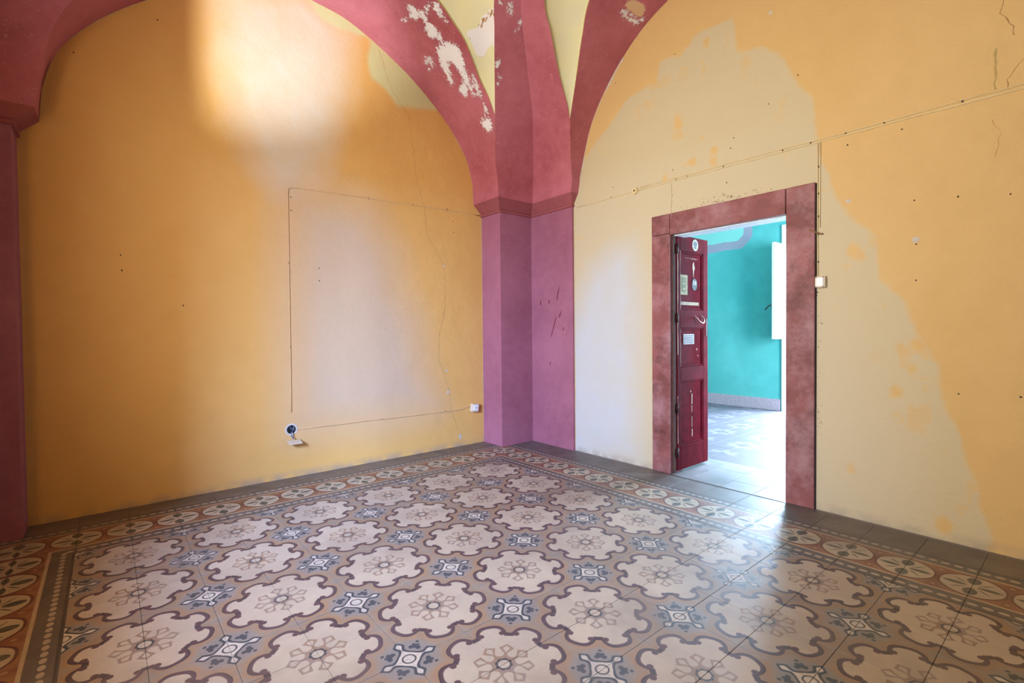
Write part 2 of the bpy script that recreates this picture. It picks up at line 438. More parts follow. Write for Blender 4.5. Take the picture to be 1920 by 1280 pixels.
wall_front = grid_wall('wall_front', 1, YF, YF - .6, XL - .6, XR + .6, -.1, 8.6, [], M_OCHRE,
    'ochre wall behind the camera', {'pale': [], 'white': [], 'green': []}, st=.5)

# ------------------------------------------------------------------ vault: arch bands, corner ribs, webs
def cat_rom(pts, n):
    pts = [np.array(p, float) for p in pts]
    L = np.r_[0, np.cumsum([np.linalg.norm(pts[i + 1] - pts[i]) for i in range(len(pts) - 1)])]
    out = []
    for s_ in np.linspace(0, L[-1], n):
        i = min(np.searchsorted(L, s_, 'right') - 1, len(pts) - 2); t = (s_ - L[i]) / (L[i + 1] - L[i])
        p1, p2 = pts[i], pts[i + 1]; p0 = pts[i - 1] if i else 2 * p1 - p2; p3 = pts[i + 2] if i + 2 < len(pts) else 2 * p2 - p1
        out.append(.5 * ((2 * p1) + (p2 - p0) * t + (2 * p0 - 5 * p1 + 4 * p2 - p3) * t * t + (3 * p1 - p0 - 3 * p2 + p3) * t ** 3))
    return np.array(out)
CROWN = (XM, YM, 9.1)
WA = [(3.97, YB, 5.15), (3.955, YB, 5.4), (3.93, YB, 5.65), (3.74, YB, 6.18), (3.22, YB, 6.82), (2.39, YB, 7.47), (1.34, YB, 7.99), (XM, YB, 8.12)]
AO1 = [(3.97, 5.06, 5.15), (3.93, 5.03, 5.5), (3.855, 5.0, 5.86), (3.72, 4.82, 6.18), (3.50, 4.54, 6.477)]
AO2 = [(3.50, 4.54, 6.477), (3.29, 4.472, 6.734), (3.073, 4.419, 6.935), (2.795, 4.266, 7.153), (2.56, 4.16, 7.337), (2.255, 4.092, 7.538), (1.966, 4.026, 7.684), (1.3, 3.95, 7.98), (XM, 3.9, 8.12)]
BL = [(3.50, 4.54, 6.477), (3.234, 4.196, 6.897), (3.004, 3.9, 7.156), (2.789, 3.617, 7.386), (2.586, 3.357, 7.595), (2.0, 2.45, 8.1), (1.25, .95, 8.75), CROWN]
FF = [(4.9, 5.06, 5.15), (4.83, 4.96, 5.69), (4.605, 4.704, 6.24), (4.249, 4.334, 6.701), (3.877, 4.017, 7.049), (3.597, 3.763, 7.276), (3.289, 3.49, 7.509), (3.005, 3.197, 7.687), (2.2, 2.1, 8.3), (1.4, .85, 8.85), CROWN]
CR = [(4.51, 3.58, 6.345), (4.369, 3.5, 6.506), (4.148, 3.423, 6.789), (3.944, 3.325, 6.987), (3.521, 3.066, 7.343), (3.202, 2.869, 7.599), (2.4, 2.0, 8.15), (1.45, .6, 8.75), CROWN]
DO1 = [(4.9, 3.93, 5.15), (4.87, 3.88, 5.4), (4.76, 3.80, 5.7), (4.64, 3.70, 6.0), (4.51, 3.58, 6.345)]
DO2 = [(4.51, 3.58, 6.345), (4.386, 3.361, 6.693), (4.253, 3.15, 6.98), (4.006, 2.805, 7.325), (3.781, 2.447, 7.621), (3.62, 1.85, 7.93), (3.5, .7, 8.28), (3.45, YM, 8.35)]
WD = [(XR, 3.93, 5.15), (XR, 3.9, 5.3), (XR, 3.84, 5.58), (XR, 3.56, 6.42), (XR, 3.04, 7.13), (XR, 2.45, 7.62), (XR, 1.89, 7.88), (XR, .93, 8.2), (XR, YM, 8.35)]
def ruled(Ls, closedless=True):
    """list of equal-length polylines -> verts, faces"""
    n = len(Ls[0]); V = [tuple(p) for L in Ls for p in L]; Fc = []
    for a in range(len(Ls) - 1):
        for i in range(n - 1): Fc.append((a * n + i, a * n + i + 1, (a + 1) * n + i + 1, (a + 1) * n + i))
    return V, Fc
def sheet(A_, B_, m):
    A_ = np.array(A_); B_ = np.array(B_); return [A_ * (1 - t) + B_ * t for t in np.linspace(0, 1, m + 1)]
PEEL_A = []; PEEL_B = []; PEEL_D = []; PEEL_W = []; BROWN_W = []
PEEL_A = [[(1.73, 4.59), (1.77, 4.53), (1.83, 4.52), (1.9, 4.54), (1.95, 4.44), (2.01, 4.44), (2.07, 4.49), (2.19, 4.48), (2.27, 4.53), (2.37, 4.54), (2.39, 4.59), (2.32, 4.65), (2.27, 4.72), (2.17, 4.72), (2.1, 4.66), (2.08, 4.52), (2.02, 4.55), (1.94, 4.62), (1.97, 4.72), (1.89, 4.76), (1.82, 4.68)], [(2.38, 4.82), (2.43, 4.73), (2.47, 4.49), (2.52, 4.38), (2.6, 4.36), (2.7, 4.42), (2.81, 4.51), (2.92, 4.61), (3.03, 4.65), (3.21, 4.77), (3.2, 4.83), (3.09, 4.8), (2.95, 4.75), (2.84, 4.72), (2.75, 4.71), (2.69, 4.69), (2.63, 4.82), (2.72, 4.89), (2.92, 5.01), (2.92, 5.13), (2.79, 5.07), (2.68, 5.04), (2.58, 4.99), (2.5, 4.87)], [(2.41, 5.15), (2.48, 5.08), (2.56, 5.14), (2.6, 5.37), (2.56, 5.37), (2.53, 5.26), (2.46, 5.34)], [(3.47, 4.9), (3.49, 4.75), (3.53, 4.7), (3.59, 4.76), (3.65, 4.93), (3.58, 4.97), (3.51, 5.05)], [(1.94, 4.12), (2.0, 4.07), (2.1, 4.11), (2.24, 4.16), (2.25, 4.26), (2.11, 4.22), (2.02, 4.21)], [(2.95, 4.51), (3.08, 4.5), (3.25, 4.61), (3.27, 4.7), (3.12, 4.65)], [(3.32, 4.65), (3.43, 4.67), (3.49, 4.74), (3.42, 4.76)], [(1.87, 4.32), (1.96, 4.22), (2.01, 4.34), (1.93, 4.39)], [(1.81, 4.91), (1.85, 4.86), (1.87, 4.91), (1.84, 4.94)], [(2.95, 4.75), (3.09, 4.8), (3.16, 5.03), (3.03, 5.04)]]
PEEL_B = [[(3.27, 6.94), (3.36, 6.96), (3.35, 6.92), (3.32, 6.86), (3.28, 6.87)], [(2.66, 7.61), (2.73, 7.62), (2.73, 7.6), (2.69, 7.6)], [(2.84, 7.64), (2.9, 7.66), (2.91, 7.64), (2.97, 7.58), (2.94, 7.57)], [(3.17, 7.53), (3.2, 7.55), (3.24, 7.5), (3.21, 7.49)], [(3.16, 7.46), (3.2, 7.46), (3.23, 7.43), (3.18, 7.42)], [(3.1, 7.09), (3.15, 7.1), (3.19, 7.08), (3.17, 7.04)]]
PEEL_D = [[(4.36, 2.29), (4.52, 2.32), (4.67, 2.31), (4.88, 2.32), (4.95, 2.27), (5.02, 2.33), (4.89, 2.4), (4.66, 2.39), (4.54, 2.41)]]
TAN_D = [[(4.37, 2.23), (4.47, 2.19), (4.62, 2.13), (4.83, 2.14), (4.91, 2.24), (4.86, 2.31), (4.66, 2.3), (4.51, 2.3)]]
PEEL_W = [[(2.56, 7.45), (2.64, 7.48), (2.69, 7.49), (2.66, 7.6), (2.69, 7.61), (2.76, 7.54), (2.88, 7.42), (2.95, 7.33), (3.0, 7.21), (2.9, 7.21), (2.8, 7.26), (2.7, 7.34), (2.62, 7.38)]]
BROWN_W = [[(2.69, 7.58), (2.71, 7.58), (2.74, 7.55), (2.73, 7.53), (2.75, 7.49), (2.7, 7.49), (2.67, 7.53), (2.69, 7.55)], [(2.6, 7.41), (2.64, 7.41), (2.66, 7.37), (2.63, 7.37)]]
ceiling = struct(empty('ceiling'), 'star vault in pale yellow plaster between red ribs', 'ceiling')
CTR = np.array((XM, YM, 4.5))
def corner(mxr, myr, dy_off=0.0, main=False):
    def T(L):
        out = []
        for p in L:
            x, y, z = p
            y = y - 0
            if dy_off and y < YB - .01: y = y + dy_off * max(0, min(1, (8.05 - z) / 1.35))
            out.append((2 * XM - x if mxr else x, 2 * YM - y if myr else y, z))
        return np.array(out)
    st = 4 if main else 1
    nA = 10 * st + 1; nB = 14 * st + 1
    ao1, ao2 = cat_rom(AO1, nA), cat_rom(AO2, nB); ao = np.vstack([ao1, ao2[1:]])
    wa = cat_rom(WA, 400)
    # match wall curve points to the outer edge by height-like progress
    def match(curve, n1, n2, zt):
        k = int(np.argmin(abs(curve[:, 2] - zt)))
        a = curve[np.linspace(0, k, n1).round().astype(int)]; b = curve[np.linspace(k, len(curve) - 1, n2).round().astype(int)]
        return np.vstack([a, b[1:]])
    wam = match(wa, nA, nB, 6.477); do1, do2 = cat_rom(DO1, nA), cat_rom(DO2, nB); do = np.vstack([do1, do2[1:]])
    wdm = match(cat_rom(WD, 400), nA, nB, 6.345)
    f = match(cat_rom(FF, 500), nA, nB, 6.477)
    bl = cat_rom(BL, nB); cr = cat_rom(CR, nB)
    bfull = np.vstack([ao1, bl[1:]]); cfull = np.vstack([do1, cr[1:]])
    parts = []
    m_ = 24 if main else 3
    def put(name, Ls, mat, attrs, label=None):
        V, Fc = ruled([T(L) for L in Ls])
        o = mesh(name, V, Fc, ceiling, mat, True)
        raw = np.vstack(Ls)
        for k, (ax, polys) in attrs.items(): set_attr(o.data, k, multi(raw[:, ax], polys if main else []))
        return o
    put('arch_band', sheet(wam, ao, m_), M_RED, {'peel': ((0, 1), PEEL_A), 'bare': ((0, 1), [])})
    put('arch_band', sheet(wdm, do, m_), M_RED, {'peel': ((0, 1), PEEL_D), 'bare': ((0, 1), TAN_D)})
    put('corner_rib', sheet(bfull, f, m_), M_RED, {'peel': ((0, 2), PEEL_B), 'bare': ((0, 2), [])})
    put('corner_rib', sheet(f, cfull, m_), M_RED, {'peel': ((0, 2), []), 'bare': ((0, 2), [])})
    for (a, b, nm) in ((ao2, bl, 'W'), (do2, cr, 'V')):
        nrm = []
        for i in range(len(a)):
            ta = a[min(i + 1, len(a) - 1)] - a[max(i - 1, 0)]; w = b[i] - a[i]
            if np.linalg.norm(w) < 1e-3: w = b[min(i + 2, len(a) - 1)] - a[min(i + 2, len(a) - 1)]
            c_ = np.cross(ta, w); c_ /= np.linalg.norm(c_)
            if c_ @ (a[i] - CTR) < 0: c_ = -c_
            nrm.append(c_)
        s_end = np.linspace(0, 1, len(a)); fade = np.clip((1 - s_end) * 2.5, 0, 1)[:, None]
        nrm = np.array(nrm) * fade + np.array((0, 0, 1.0)) * (1 - fade); nrm /= np.linalg.norm(nrm, axis=1)[:, None]
        off = .045 * np.minimum(1, s_end * 6)[:, None] * np.clip((1 - s_end) * 5, 0, 1)[:, None]
        a2, b2 = a + nrm * off, b + nrm * off
        Ls = sheet(a2, b2, m_)
        for k in range(len(Ls)):
            t = k / m_; w_ = np.linalg.norm(b - a, axis=1)[:, None]
            Ls[k] = Ls[k] + nrm * (w_ * .10 * 4 * t * (1 - t))
        put('vault_web', Ls, M_VAULT, {'peel': ((0, 2), PEEL_W if nm == 'W' else []), 'brown': ((0, 2), BROWN_W if nm == 'W' else [])})
        for (e, e2) in ((a, a2), (b, b2)):
            V, Fc = ruled([T(e), T(e2)]); mesh('web_edge', V, Fc, ceiling, M_VEDGE, True)
corner(False, False, 0, True); corner(True, False, .33); corner(False, True); corner(True, True)

# ------------------------------------------------------------------ corner pillars with impost moulding
def pillar(name, mxr, myr, yfront, label, dy=0.0):
    def T(p): return (2 * XM - p[0] if mxr else p[0], 2 * YM - p[1] if myr else p[1], p[2])
    e = .06
    foot = [(4.18, YB + e), (4.18, yfront), (5.05, yfront), (5.05, 4.05), (XR + e, 4.05), (XR + e, YB + e)]
    N = len(foot)
    def ring(pts, z): return [T((p[0], p[1], z)) for p in pts]
    def loft(nm, rings, parent, mat, cap=True, sub=None):
        V = [v for r in rings for v in r]; Fc = []
        for k in range(len(rings) - 1):
            for i in range(N): Fc.append((k * N + i, k * N + (i + 1) % N, (k + 1) * N + (i + 1) % N, (k + 1) * N + i))
        Fc += [tuple(range(N))[::-1], tuple((len(rings) - 1) * N + i for i in range(N))]
        o = mesh(nm, V, Fc, parent, mat)
        bm = bmesh.new(); bm.from_mesh(o.data); bmesh.ops.recalc_face_normals(bm, faces=bm.faces)
        if sub:
            bmesh.ops.triangulate(bm, faces=[f for f in bm.faces if len(f.verts) > 4])
            bmesh.ops.subdivide_edges(bm, edges=[e_ for e_ in bm.edges if e_.calc_length() > .1], cuts=sub, use_grid_fill=True)
        bm.to_mesh(o.data); bm.free(); return o
    o = loft(name, [ring(foot, -.02), ring(foot, 4.93)], None, M_PIER)
    set_attr(o.data, 'peel', np.full(len(o.data.vertices), -1.0)); set_attr(o.data, 'bare', np.full(len(o.data.vertices), -1.0))
    def outset(d):
        return [(4.18 - d, YB + e), (4.18 - d, yfront - d), (5.05 - d * .75, yfront - d), (5.05 - d * .75, 4.05 - d * .55), (XR + e, 4.05 - d * .55), (XR + e, YB + e)]
    r = [ring(outset(.0), 4.90), ring(outset(.035), 4.91), ring(outset(.035), 4.945), ring(outset(.015), 4.965), ring(outset(.03), 4.98)]
    top = [(3.97, YB + e), (3.97, 5.06 + dy), (4.9, 5.06 + dy), (4.9, 3.93), (XR + e, 3.93), (XR + e, YB + e)]
    r += [ring(top, 5.152)]
    loft('impost_moulding', r, o, M_REDD)
    struct(o, label, 'pillar'); return o
pier_r = pillar('trim_1', False, False, 5.28, 'red and mauve painted corner pillar with a flared moulding at its top')
pillar('trim_2', True, False, 5.45, 'dark red pillar at the left edge of the photo, beside the yellow wall', .33)
pillar('trim_3', False, True, 5.28, 'red corner pillar behind the camera on the right')
pillar('trim_4', True, True, 5.28, 'red corner pillar behind the camera on the left')

# ------------------------------------------------------------------ floor of single cement tiles
def proj(p):
    v = Vector(p) - Vector(CAM); z = v.dot(_f)
    if z < .15: return None
    return 960 + F_PX * v.dot(_r2) / z, 640 - F_PX * v.dot(_u2) / z, z
bm = bmesh.new(); GAP = .0014
add_box(bm, (0 + GAP, 0 + GAP, -.04), (.5 - GAP, .5 - GAP, 0))
top = [e_ for e_ in bm.edges if all(v.co.z > -1e-6 for v in e_.verts)]
bmesh.ops.bevel(bm, geom=top, offset=.0016 * P, segments=1, affect='EDGES')
tile_me = D.meshes.new('tile'); bm.to_mesh(tile_me); bm.free(); tile_me.materials.append(M_TILE)
def tile_floor(parent, cells, vis, limit=300):
    """cells: list of (x,y) lower corners; vis: function giving an on-screen size"""
    sc_ = sorted(((vis(c), c) for c in cells), key=lambda t: -t[0])
    single = [c for s_, c in sc_[:limit] if s_ > 0]; rest = [c for s_, c in sc_[:limit] if s_ <= 0] + [c for s_, c in sc_[limit:]]
    for c in single:
        o = D.objects.new('tile', tile_me); COL.objects.link(o); o.parent = parent
        o.location = (c[0] * P, c[1] * P, random.uniform(-.0005, .0003))
        o.rotation_euler = (random.uniform(-.0012, .0012), random.uniform(-.0012, .0012), 0)
    if rest:
        V = []; Fc = []
        for (a, b) in rest:
            g = GAP; k = len(V)
            V += [(a + g, b + g, -.04), (a + .5 - g, b + g, -.04), (a + .5 - g, b + .5 - g, -.04), (a + g, b + .5 - g, -.04),
                  (a + g, b + g, 0), (a + .5 - g, b + g, 0), (a + .5 - g, b + .5 - g, 0), (a + g, b + .5 - g, 0)]
            Fc += [tuple(k + j for j in q) for q in ((4, 5, 6, 7), (0, 1, 5, 4), (1, 2, 6, 5), (2, 3, 7, 6), (3, 0, 4, 7))]
        o = mesh('distant_tiles', V, Fc, parent, M_TILE); o['kind'] = 'stuff'
def vis_main(c):
    q = [proj((c[0] + a, c[1] + b, 0)) for a in (0, .5) for b in (0, .5)]
    if any(k is None for k in q): return 0
    if not any(0 <= k[0] <= 1920 and 0 <= k[1] <= 1285 for k in q): return 0
    xs = [k[0] for k in q]; ys = [k[1] for k in q]; return (max(xs) - min(xs)) * (max(ys) - min(ys))
floor = box('floor', (XL - .3, YF - .3, -.25), (XR + 1.6, YB + .3, -.012), M_GROUT)
struct(floor, 'patterned cement tile floor with cream medallions and a rosette border', 'floor')
cells = [(i * .5, j * .5) for i in range(-8, 10) for j in range(-14, 12)]
cells += [(i * .5, j * .5) for i in range(10, 13) for j in range(-1, 5)]
pierbox = [(4.18, 5.3, 5.1, 5.93)]
tile_floor(floor, cells, vis_main)
# slim filler strips between the last tile row and the walls
for nm, lo, hi in (('floor_edge_strip', (5.0, -6.6, -.03), (XR + .03, 0.0, -.001)), ('floor_edge_strip', (5.0, 2.0, -.03), (XR + .03, 5.93, -.001)),
                   ):
    box(nm, lo, hi, M_TILE, floor)

# ------------------------------------------------------------------ door surround, door leaf
def stone_mat():
    m, bs = newmat('painted_stone_surround')
    n = noise(2.2, 5, rough=.6); f = noise(9, 6, rough=.7)
    c = mixc(sr(104, 54, 52), sr(142, 82, 80), n)
    c = mixc(c, sr(168, 130, 134), noise(3.2, 6, rough=.7, lo=.46, hi=.66) * .6)
    c = mixc(c, sr(84, 36, 32), noise(3.8, 6, rough=.72, lo=.5, hi=.68) * .75)
    c = mixc(c, sr(80, 40, 36), step(noise(45, 3, lo=0, hi=1) - .74, 30) * .7)
    setc(bs, c); bs.inputs['Roughness'].default_value = .6; bump(bs, n * 2 + f, .003, .7); return m
M_STONE = stone_mat()
M_DOOR = plain('dark_red_door_paint', sr(84, 12, 24), 0.6, 0.25, 14, dark=sr(64, 6, 14)); M_DOOR.node_tree.nodes['Principled BSDF'].inputs['Specular IOR Level'].default_value = 0.04
M_CHIP = plain('bare_wood_chips', sr(156, 132, 116), 0.8)
M_DARK = plain('near_black', sr(28, 20, 18), 0.9)  # flat dark colour for screws, socket holes and the box opening
M_IRON = plain('dark_iron', sr(60, 46, 42), 0.5, metal=.6)
M_METAL = plain('worn_metal', sr(150, 110, 108), 0.35, metal=.8)
surround = empty('door_2'); struct(surround, 'dusty red stone surround of the open doorway in the yellow wall', 'door frame')
fx0, fx1 = XR - .045, XR + .33
box('jamb_stone', (fx0, 1.85, 0), (fx1, 2.20, 4.02), M_STONE, surround, .012)
box('jamb_stone', (fx0, -.315, 0), (fx1, .045, 4.352), M_STONE, surround, .012)
box('lintel_stone', (fx0, .053, 4.0), (fx1, 1.85, 4.352), M_STONE, surround, .01)
box('lintel_stone', (fx0, 1.856, 4.026), (fx1, 2.20, 4.352), M_STONE, surround, .01)
M_WHITE = plain('white_limewash', sr(214, 222, 224), 0.7)
M_PALE = plain('pale_reveal_plaster', sr(206, 204, 200), 0.8)
box('soffit_plaster', (fx1 - .29, .05, 3.985), (fx1 - .005, 1.85, 4.0), M_WHITE, surround)
M_DARKJ = plain('dark_joint_line', sr(36, 28, 26), .9)
box('threshold_joint', (5.035, .04, -.01), (5.05, 1.85, .0035), M_DARKJ, surround)

box('joint_gap', (fx0 + .02, -.326, 0), (fx0 + .05, -.312, 4.34), M_DARKJ, surround)
M_DIRT = plain('brown_dirt', sr(96, 62, 44), .9)
V = []; Fc = []
for _ in range(70):
    y = random.gauss(.95, .28); z = 4.375 + abs(random.gauss(0, .055)); r_ = random.uniform(.003, .009); k = len(V)
    V += [(XR - .003, y - r_, z), (XR - .003, y, z - r_), (XR - .003, y + r_, z), (XR - .003, y, z + r_)]; Fc.append((k, k + 1, k + 2, k + 3))
for _ in range(40):
    y = -.345 - abs(random.gauss(0, .03)); z = random.choice((2.2, 1.9, 1.2, 2.5)) + random.gauss(0, .12); r_ = random.uniform(.003, .007); k = len(V)
    V += [(XR - .003, y - r_, z), (XR - .003, y, z - r_), (XR - .003, y + r_, z), (XR - .003, y, z + r_)]; Fc.append((k, k + 1, k + 2, k + 3))
o = mesh('dirt_specks', V, Fc, wall_right, M_DIRT); o['kind'] = 'stuff'
leaf = empty('door_1'); struct(leaf, 'narrow dark red panelled door leaf standing open in the doorway, with old stickers', 'door')
ly0, ly1 = 1.80, 1.88         # leaf thickness, face toward -y
lx0, lx1 = 5.20, 6.19
st_l, st_r = (lx0, lx0 + .095), (lx1 - .155, lx1)
def lbox(nm, x0, x1, z0, z1, y0=ly0, y1=ly1, mat=M_DOOR, bev=.006): return box(nm, (x0, y0, z0), (x1, y1, z1), mat, leaf, bev)
lbox('stile', *st_l, .04, 4.02); lbox('stile', *st_r, .04, 4.02)
rails = [(.04, .45), (1.54, 1.78), (2.45, 2.76), (3.76, 4.02)]
for a, b in rails: lbox('rail', st_l[1], st_r[0], a, b)
for a, b in ((.45, 1.54), (1.78, 2.45), (2.76, 3.76)):
    lbox('door_panel', st_l[1] - .005, st_r[0] + .005, a - .005, b + .005, ly0 + .035, ly1 - .01, bev=0)
    # raised moulding round each panel
    bm = bmesh.new()
    X0, X1 = st_l[1], st_r[0]
    for lo, hi in (((X0, ly0 + .012, a), (X0 + .03, ly0 + .04, b)), ((X1 - .03, ly0 + .012, a), (X1, ly0 + .04, b)),
                   ((X0, ly0 + .012, a), (X1, ly0 + .04, a + .03)), ((X0, ly0 + .012, b - .03), (X1, ly0 + .04, b))):
        add_box(bm, lo, hi, .008)
    bm_obj('panel_moulding', bm, leaf, M_DOOR)
# light chipped edge of the panels and hinge side
for x0, x1, z0, z1 in ((lx0 + .092, lx0 + .10, 2.75, 3.76), (lx0 + .092, lx0 + .10, 1.80, 2.44), (lx0 + .0, lx0 + .018, 2.0, 3.8), (lx0 + .0, lx0 + .014, .5, 1.3)):
    bm = bmesh.new(); n = 14; zz = np.linspace(z0, z1, n)
    L_ = [bm.verts.new((x0 * P, (ly0 - .0015) * P, z * P)) for z in zz]; R_ = [bm.verts.new(((x0 + (x1 - x0) * random.uniform(.3, 1.6)) * P, (ly0 - .0015) * P, z * P)) for z in zz]
    for i in range(n - 1): bm.faces.new((L_[i], R_[i], R_[i + 1], L_[i + 1]))
    bm_obj('chipped_edge', bm, leaf, M_CHIP)
bm = bmesh.new(); add_box(bm, (lx0 - .1, ly1 - .06, .02), (lx0 - .004, ly1 + .05, 4.0), 0); bm_obj('hinge_post', bm, leaf, plain('old_wood_post', sr(84, 44, 34), .8, .3))
for z in (.35, 1.1, 2.62, 3.78):
    bm = bmesh.new(); bmesh.ops.create_cone(bm, cap_ends=True, segments=12, radius1=.016 * P, radius2=.016 * P, depth=.16 * P)
    bmesh.ops.translate(bm, verts=bm.verts, vec=Vector((lx0 - .008, ly0 - .008, z)) * P); bm_obj('hinge', bm, leaf, M_IRON, True)
# pull handle (bent loop) with plate
bm = bmesh.new(); hp = []
for t in np.linspace(0, math.pi, 11): hp.append((5.865 + .11 * -math.cos(t), ly0 - .03 - .05 * math.sin(t), 2.635 - .10 * math.sin(t)))
hp = [(5.755, ly0, 2.635)] + hp + [(5.975, ly0, 2.635)]
tube_pts(bm, hp, .013, 8); bm_obj('pull_handle', bm, leaf, M_METAL, True)
for hx in (5.755, 5.975):
    bm = bmesh.new(); bmesh.ops.create_cone(bm, cap_ends=True, segments=14, radius1=.035 * P, radius2=.02 * P, depth=.02 * P, matrix=Matrix.Rotation(math.pi / 2, 4, 'X'))
    bmesh.ops.translate(bm, verts=bm.verts, vec=Vector((hx, ly0 - .008, 2.635)) * P); bm_obj('handle_boss', bm, leaf, M_METAL)
# latch tongue in meeting stile, stickers, scraps
lbox('lock_plate', lx1 - .07, lx1 - .03, 2.3, 2.62, ly0 - .006, ly0 + .01, M_IRON, .002)
def disc(nm, x, z, rx, rz, y, mat, th=.006, seg=28):
    bm = bmesh.new()
    r1 = [bm.verts.new(((x + rx * math.cos(2 * math.pi * k / seg)) * P, y * P, (z + rz * math.sin(2 * math.pi * k / seg)) * P)) for k in range(seg)]
    r2 = [bm.verts.new((v.co.x, (y + th) * P, v.co.z)) for v in r1]
    bm.faces.new(r1); bm.faces.new(r2[::-1])
    for k in range(seg): bm.faces.new((r1[k], r2[k], r2[(k + 1) % seg], r1[(k + 1) % seg]))
    bmesh.ops.recalc_face_normals(bm, faces=bm.faces)
    return bm_obj(nm, bm, leaf, mat)
M_STK = plain('faded_sticker_grey', sr(150, 146, 140), .6, .25, 60); M_STKD = plain('sticker_print', sr(60, 56, 58), .6)
M_STKY = plain('yellowed_paper', sr(140, 126, 90), .7, .2, 40); M_STKG = plain('green_print', sr(78, 86, 50), .7)
M_BLK = plain('black_sticker', sr(22, 20, 24), .45); M_LBL = plain('pale_label_paper', sr(150, 142, 144), .6, .15, 40)
yf = ly0 - .006; yp = ly0 + .030
s1 = disc('round_sticker', 5.76, 3.89, .095, .10, yf, M_STK)
disc('round_sticker_print', 5.76, 3.91, .06, .045, yf - .002, M_STKD, .002); disc('round_sticker_print', 5.76, 3.845, .045, .02, yf - .002, M_STKD, .002)
lbox('paper_sticker', 5.32, 5.56, 3.02, 3.36, yp - .004, yp + .006, M_STKY, 0)
lbox('paper_sticker_print', 5.375, 5.505, 3.07, 3.31, yp - .006, yp, M_STKG, 0)
for z0, z1 in ((3.10, 3.14), (3.19, 3.23), (3.26, 3.28)): lbox('paper_sticker_print', 5.395, 5.485, z0, z1, yp - .008, yp, M_STKY, 0)
disc('oval_sticker', 5.79, 3.21, .085, .105, yp - .004, M_BLK)
for dx in (-.03, .03): lbox('oval_sticker_print', 5.79 + dx - .017, 5.79 + dx + .017, 3.2, 3.275, yp - .008, yp, M_LBL, 0)
bm = bmesh.new()
zz = [3.60, 3.56, 3.50, 3.45, 3.40, 3.33]; wl = [.005, .03, .035, .02, .015, .002]; wr = [.015, .02, .045, .02, .01, .004]
L_ = [bm.verts.new(((5.76 - a) * P, (yp - .001) * P, z * P)) for a, z in zip(wl, zz)]; R_ = [bm.verts.new(((5.76 + a) * P, (yp - .001) * P, z * P)) for a, z in zip(wr, zz)]
for i in range(5): bm.faces.new((L_[i], R_[i], R_[i + 1], L_[i + 1]))
bm_obj('torn_paper_scrap', bm, leaf, M_CHIP)
bm = bmesh.new()
for k in range(9):
    x = 5.50 + k * .045; h = random.uniform(.010, .03); add_box(bm, (x, yp - .002, 3.655 - h / 2), (x + .03, yp + .002, 3.655 + h / 2))
bm_obj('sticker_residue', bm, leaf, plain('residue', sr(120, 90, 76), .8))
lbox('tape_strip', 5.32, 5.93, 2.845, 2.90, yp - .003, yp + .003, plain('old_tape', sr(140, 116, 84), .6, .25, 30), 0)
lbox('printed_label', 5.43, 5.77, 2.17, 2.345, yp - .004, yp + .004, M_LBL, 0)
bm = bmesh.new()
for r_, z in enumerate((2.315, 2.285, 2.255, 2.225, 2.195)):
    x = 5.45
    while x < 5.74:
        w = random.uniform(.014, .04); add_box(bm, (x, yp - .006, z - .009), (min(x + w, 5.755), yp - .003, z + .009)); x += w + .011
bm_obj('label_print', bm, leaf, M_STKD)
for (x, z0, z1, w) in ((5.70, 1.12, 1.30, .012), (5.695, .98, 1.10, .006), (5.70, .72, .90, .005), (5.705, .55, .68, .010), (5.66, 1.33, 1.36, .01), (5.9, 1.95, 1.97, .01), (5.86, 2.06, 2.09, .012)):
    lbox('paint_chip', x - w, x + w, z0, z1, yp - .003, yp + .002, M_CHIP, 0)

# ------------------------------------------------------------------ turquoise room beyond
m, bs = newmat('turquoise_limewash'); M_TEAL = m
c = mixc(sr(64, 140, 134), sr(86, 154, 146), noise(1.1, 4)); c = mixc(c, sr(100, 170, 166), noise(2.4, 5, lo=.5, hi=.75) * .4)
g = X.nt.nodes.new('ShaderNodeNewGeometry'); s = X.nt.nodes.new('ShaderNodeSeparateXYZ'); X.nt.links.new(g.outputs['Position'], s.inputs[0])
yy = X(s.outputs[1]) / P; zz_ = X(s.outputs[2]) / P; xx = X(s.outputs[0]) / P
w_ = (noise(5, 3, lo=0, hi=1) - .5) * .08
dd = mn(yy - 4.12, zz_ - 4.93 - sat((5.3 - yy) * .12) * 0) + w_
cut = (yy - 4.12) + (zz_ - 4.93) - .32
dd = mn(dd, cut * .7)
far = step(xx - 13.0, 50)
c = mixc(c, sr(146, 130, 140), step(dd, 60) * far); c = mixc(c, sr(128, 176, 164), step(dd - .27, 60) * far)
setc(bs, c); bs.inputs['Roughness'].default_value = .75; plaster_bump(bs)
FARWIN = (.75, 3.24, -.0, 5.45)
wf = grid_wall('wall_far', 0, 13.1, 13.6, -3.4, 7.6, -.1, 8, [FARWIN], M_TEAL, 'turquoise wall of the next room seen through the doorway', {}, st=.5)
grid_wall('wall_far_left', 1, 7.6, 8.0, 6.7, 13.6, -.1, 8, [], M_TEAL, 'turquoise side wall of the next room, hidden behind the door leaf', {}, st=1)
grid_wall('wall_far_right', 1, -3.4, -3.8, 6.7, 13.6, -.1, 8, [(7.3, 10.1, .4, 5.6)], M_TEAL, 'turquoise side wall of the next room, hidden to the right', {}, st=.7)
grid_wall('wall_far_near', 0, 6.80, XR + .35, -3.4, 7.6, -.1, 8, [(-.35, 2.5, -.1, 4.7)], M_TEAL, 'turquoise face of the wall between the two rooms', {}, st=.5)
struct(box('ceiling_far', (6.7, -3.8, 8.0), (13.6, 8.0, 8.2), M_WHITE), 'white ceiling of the next room', 'ceiling')
floor2 = struct(box('floor_far', (6.7, -3.5, -.25), (13.7, 7.7, -.012), M_GROUT), 'bright bluish tiled floor of the next room', 'floor')
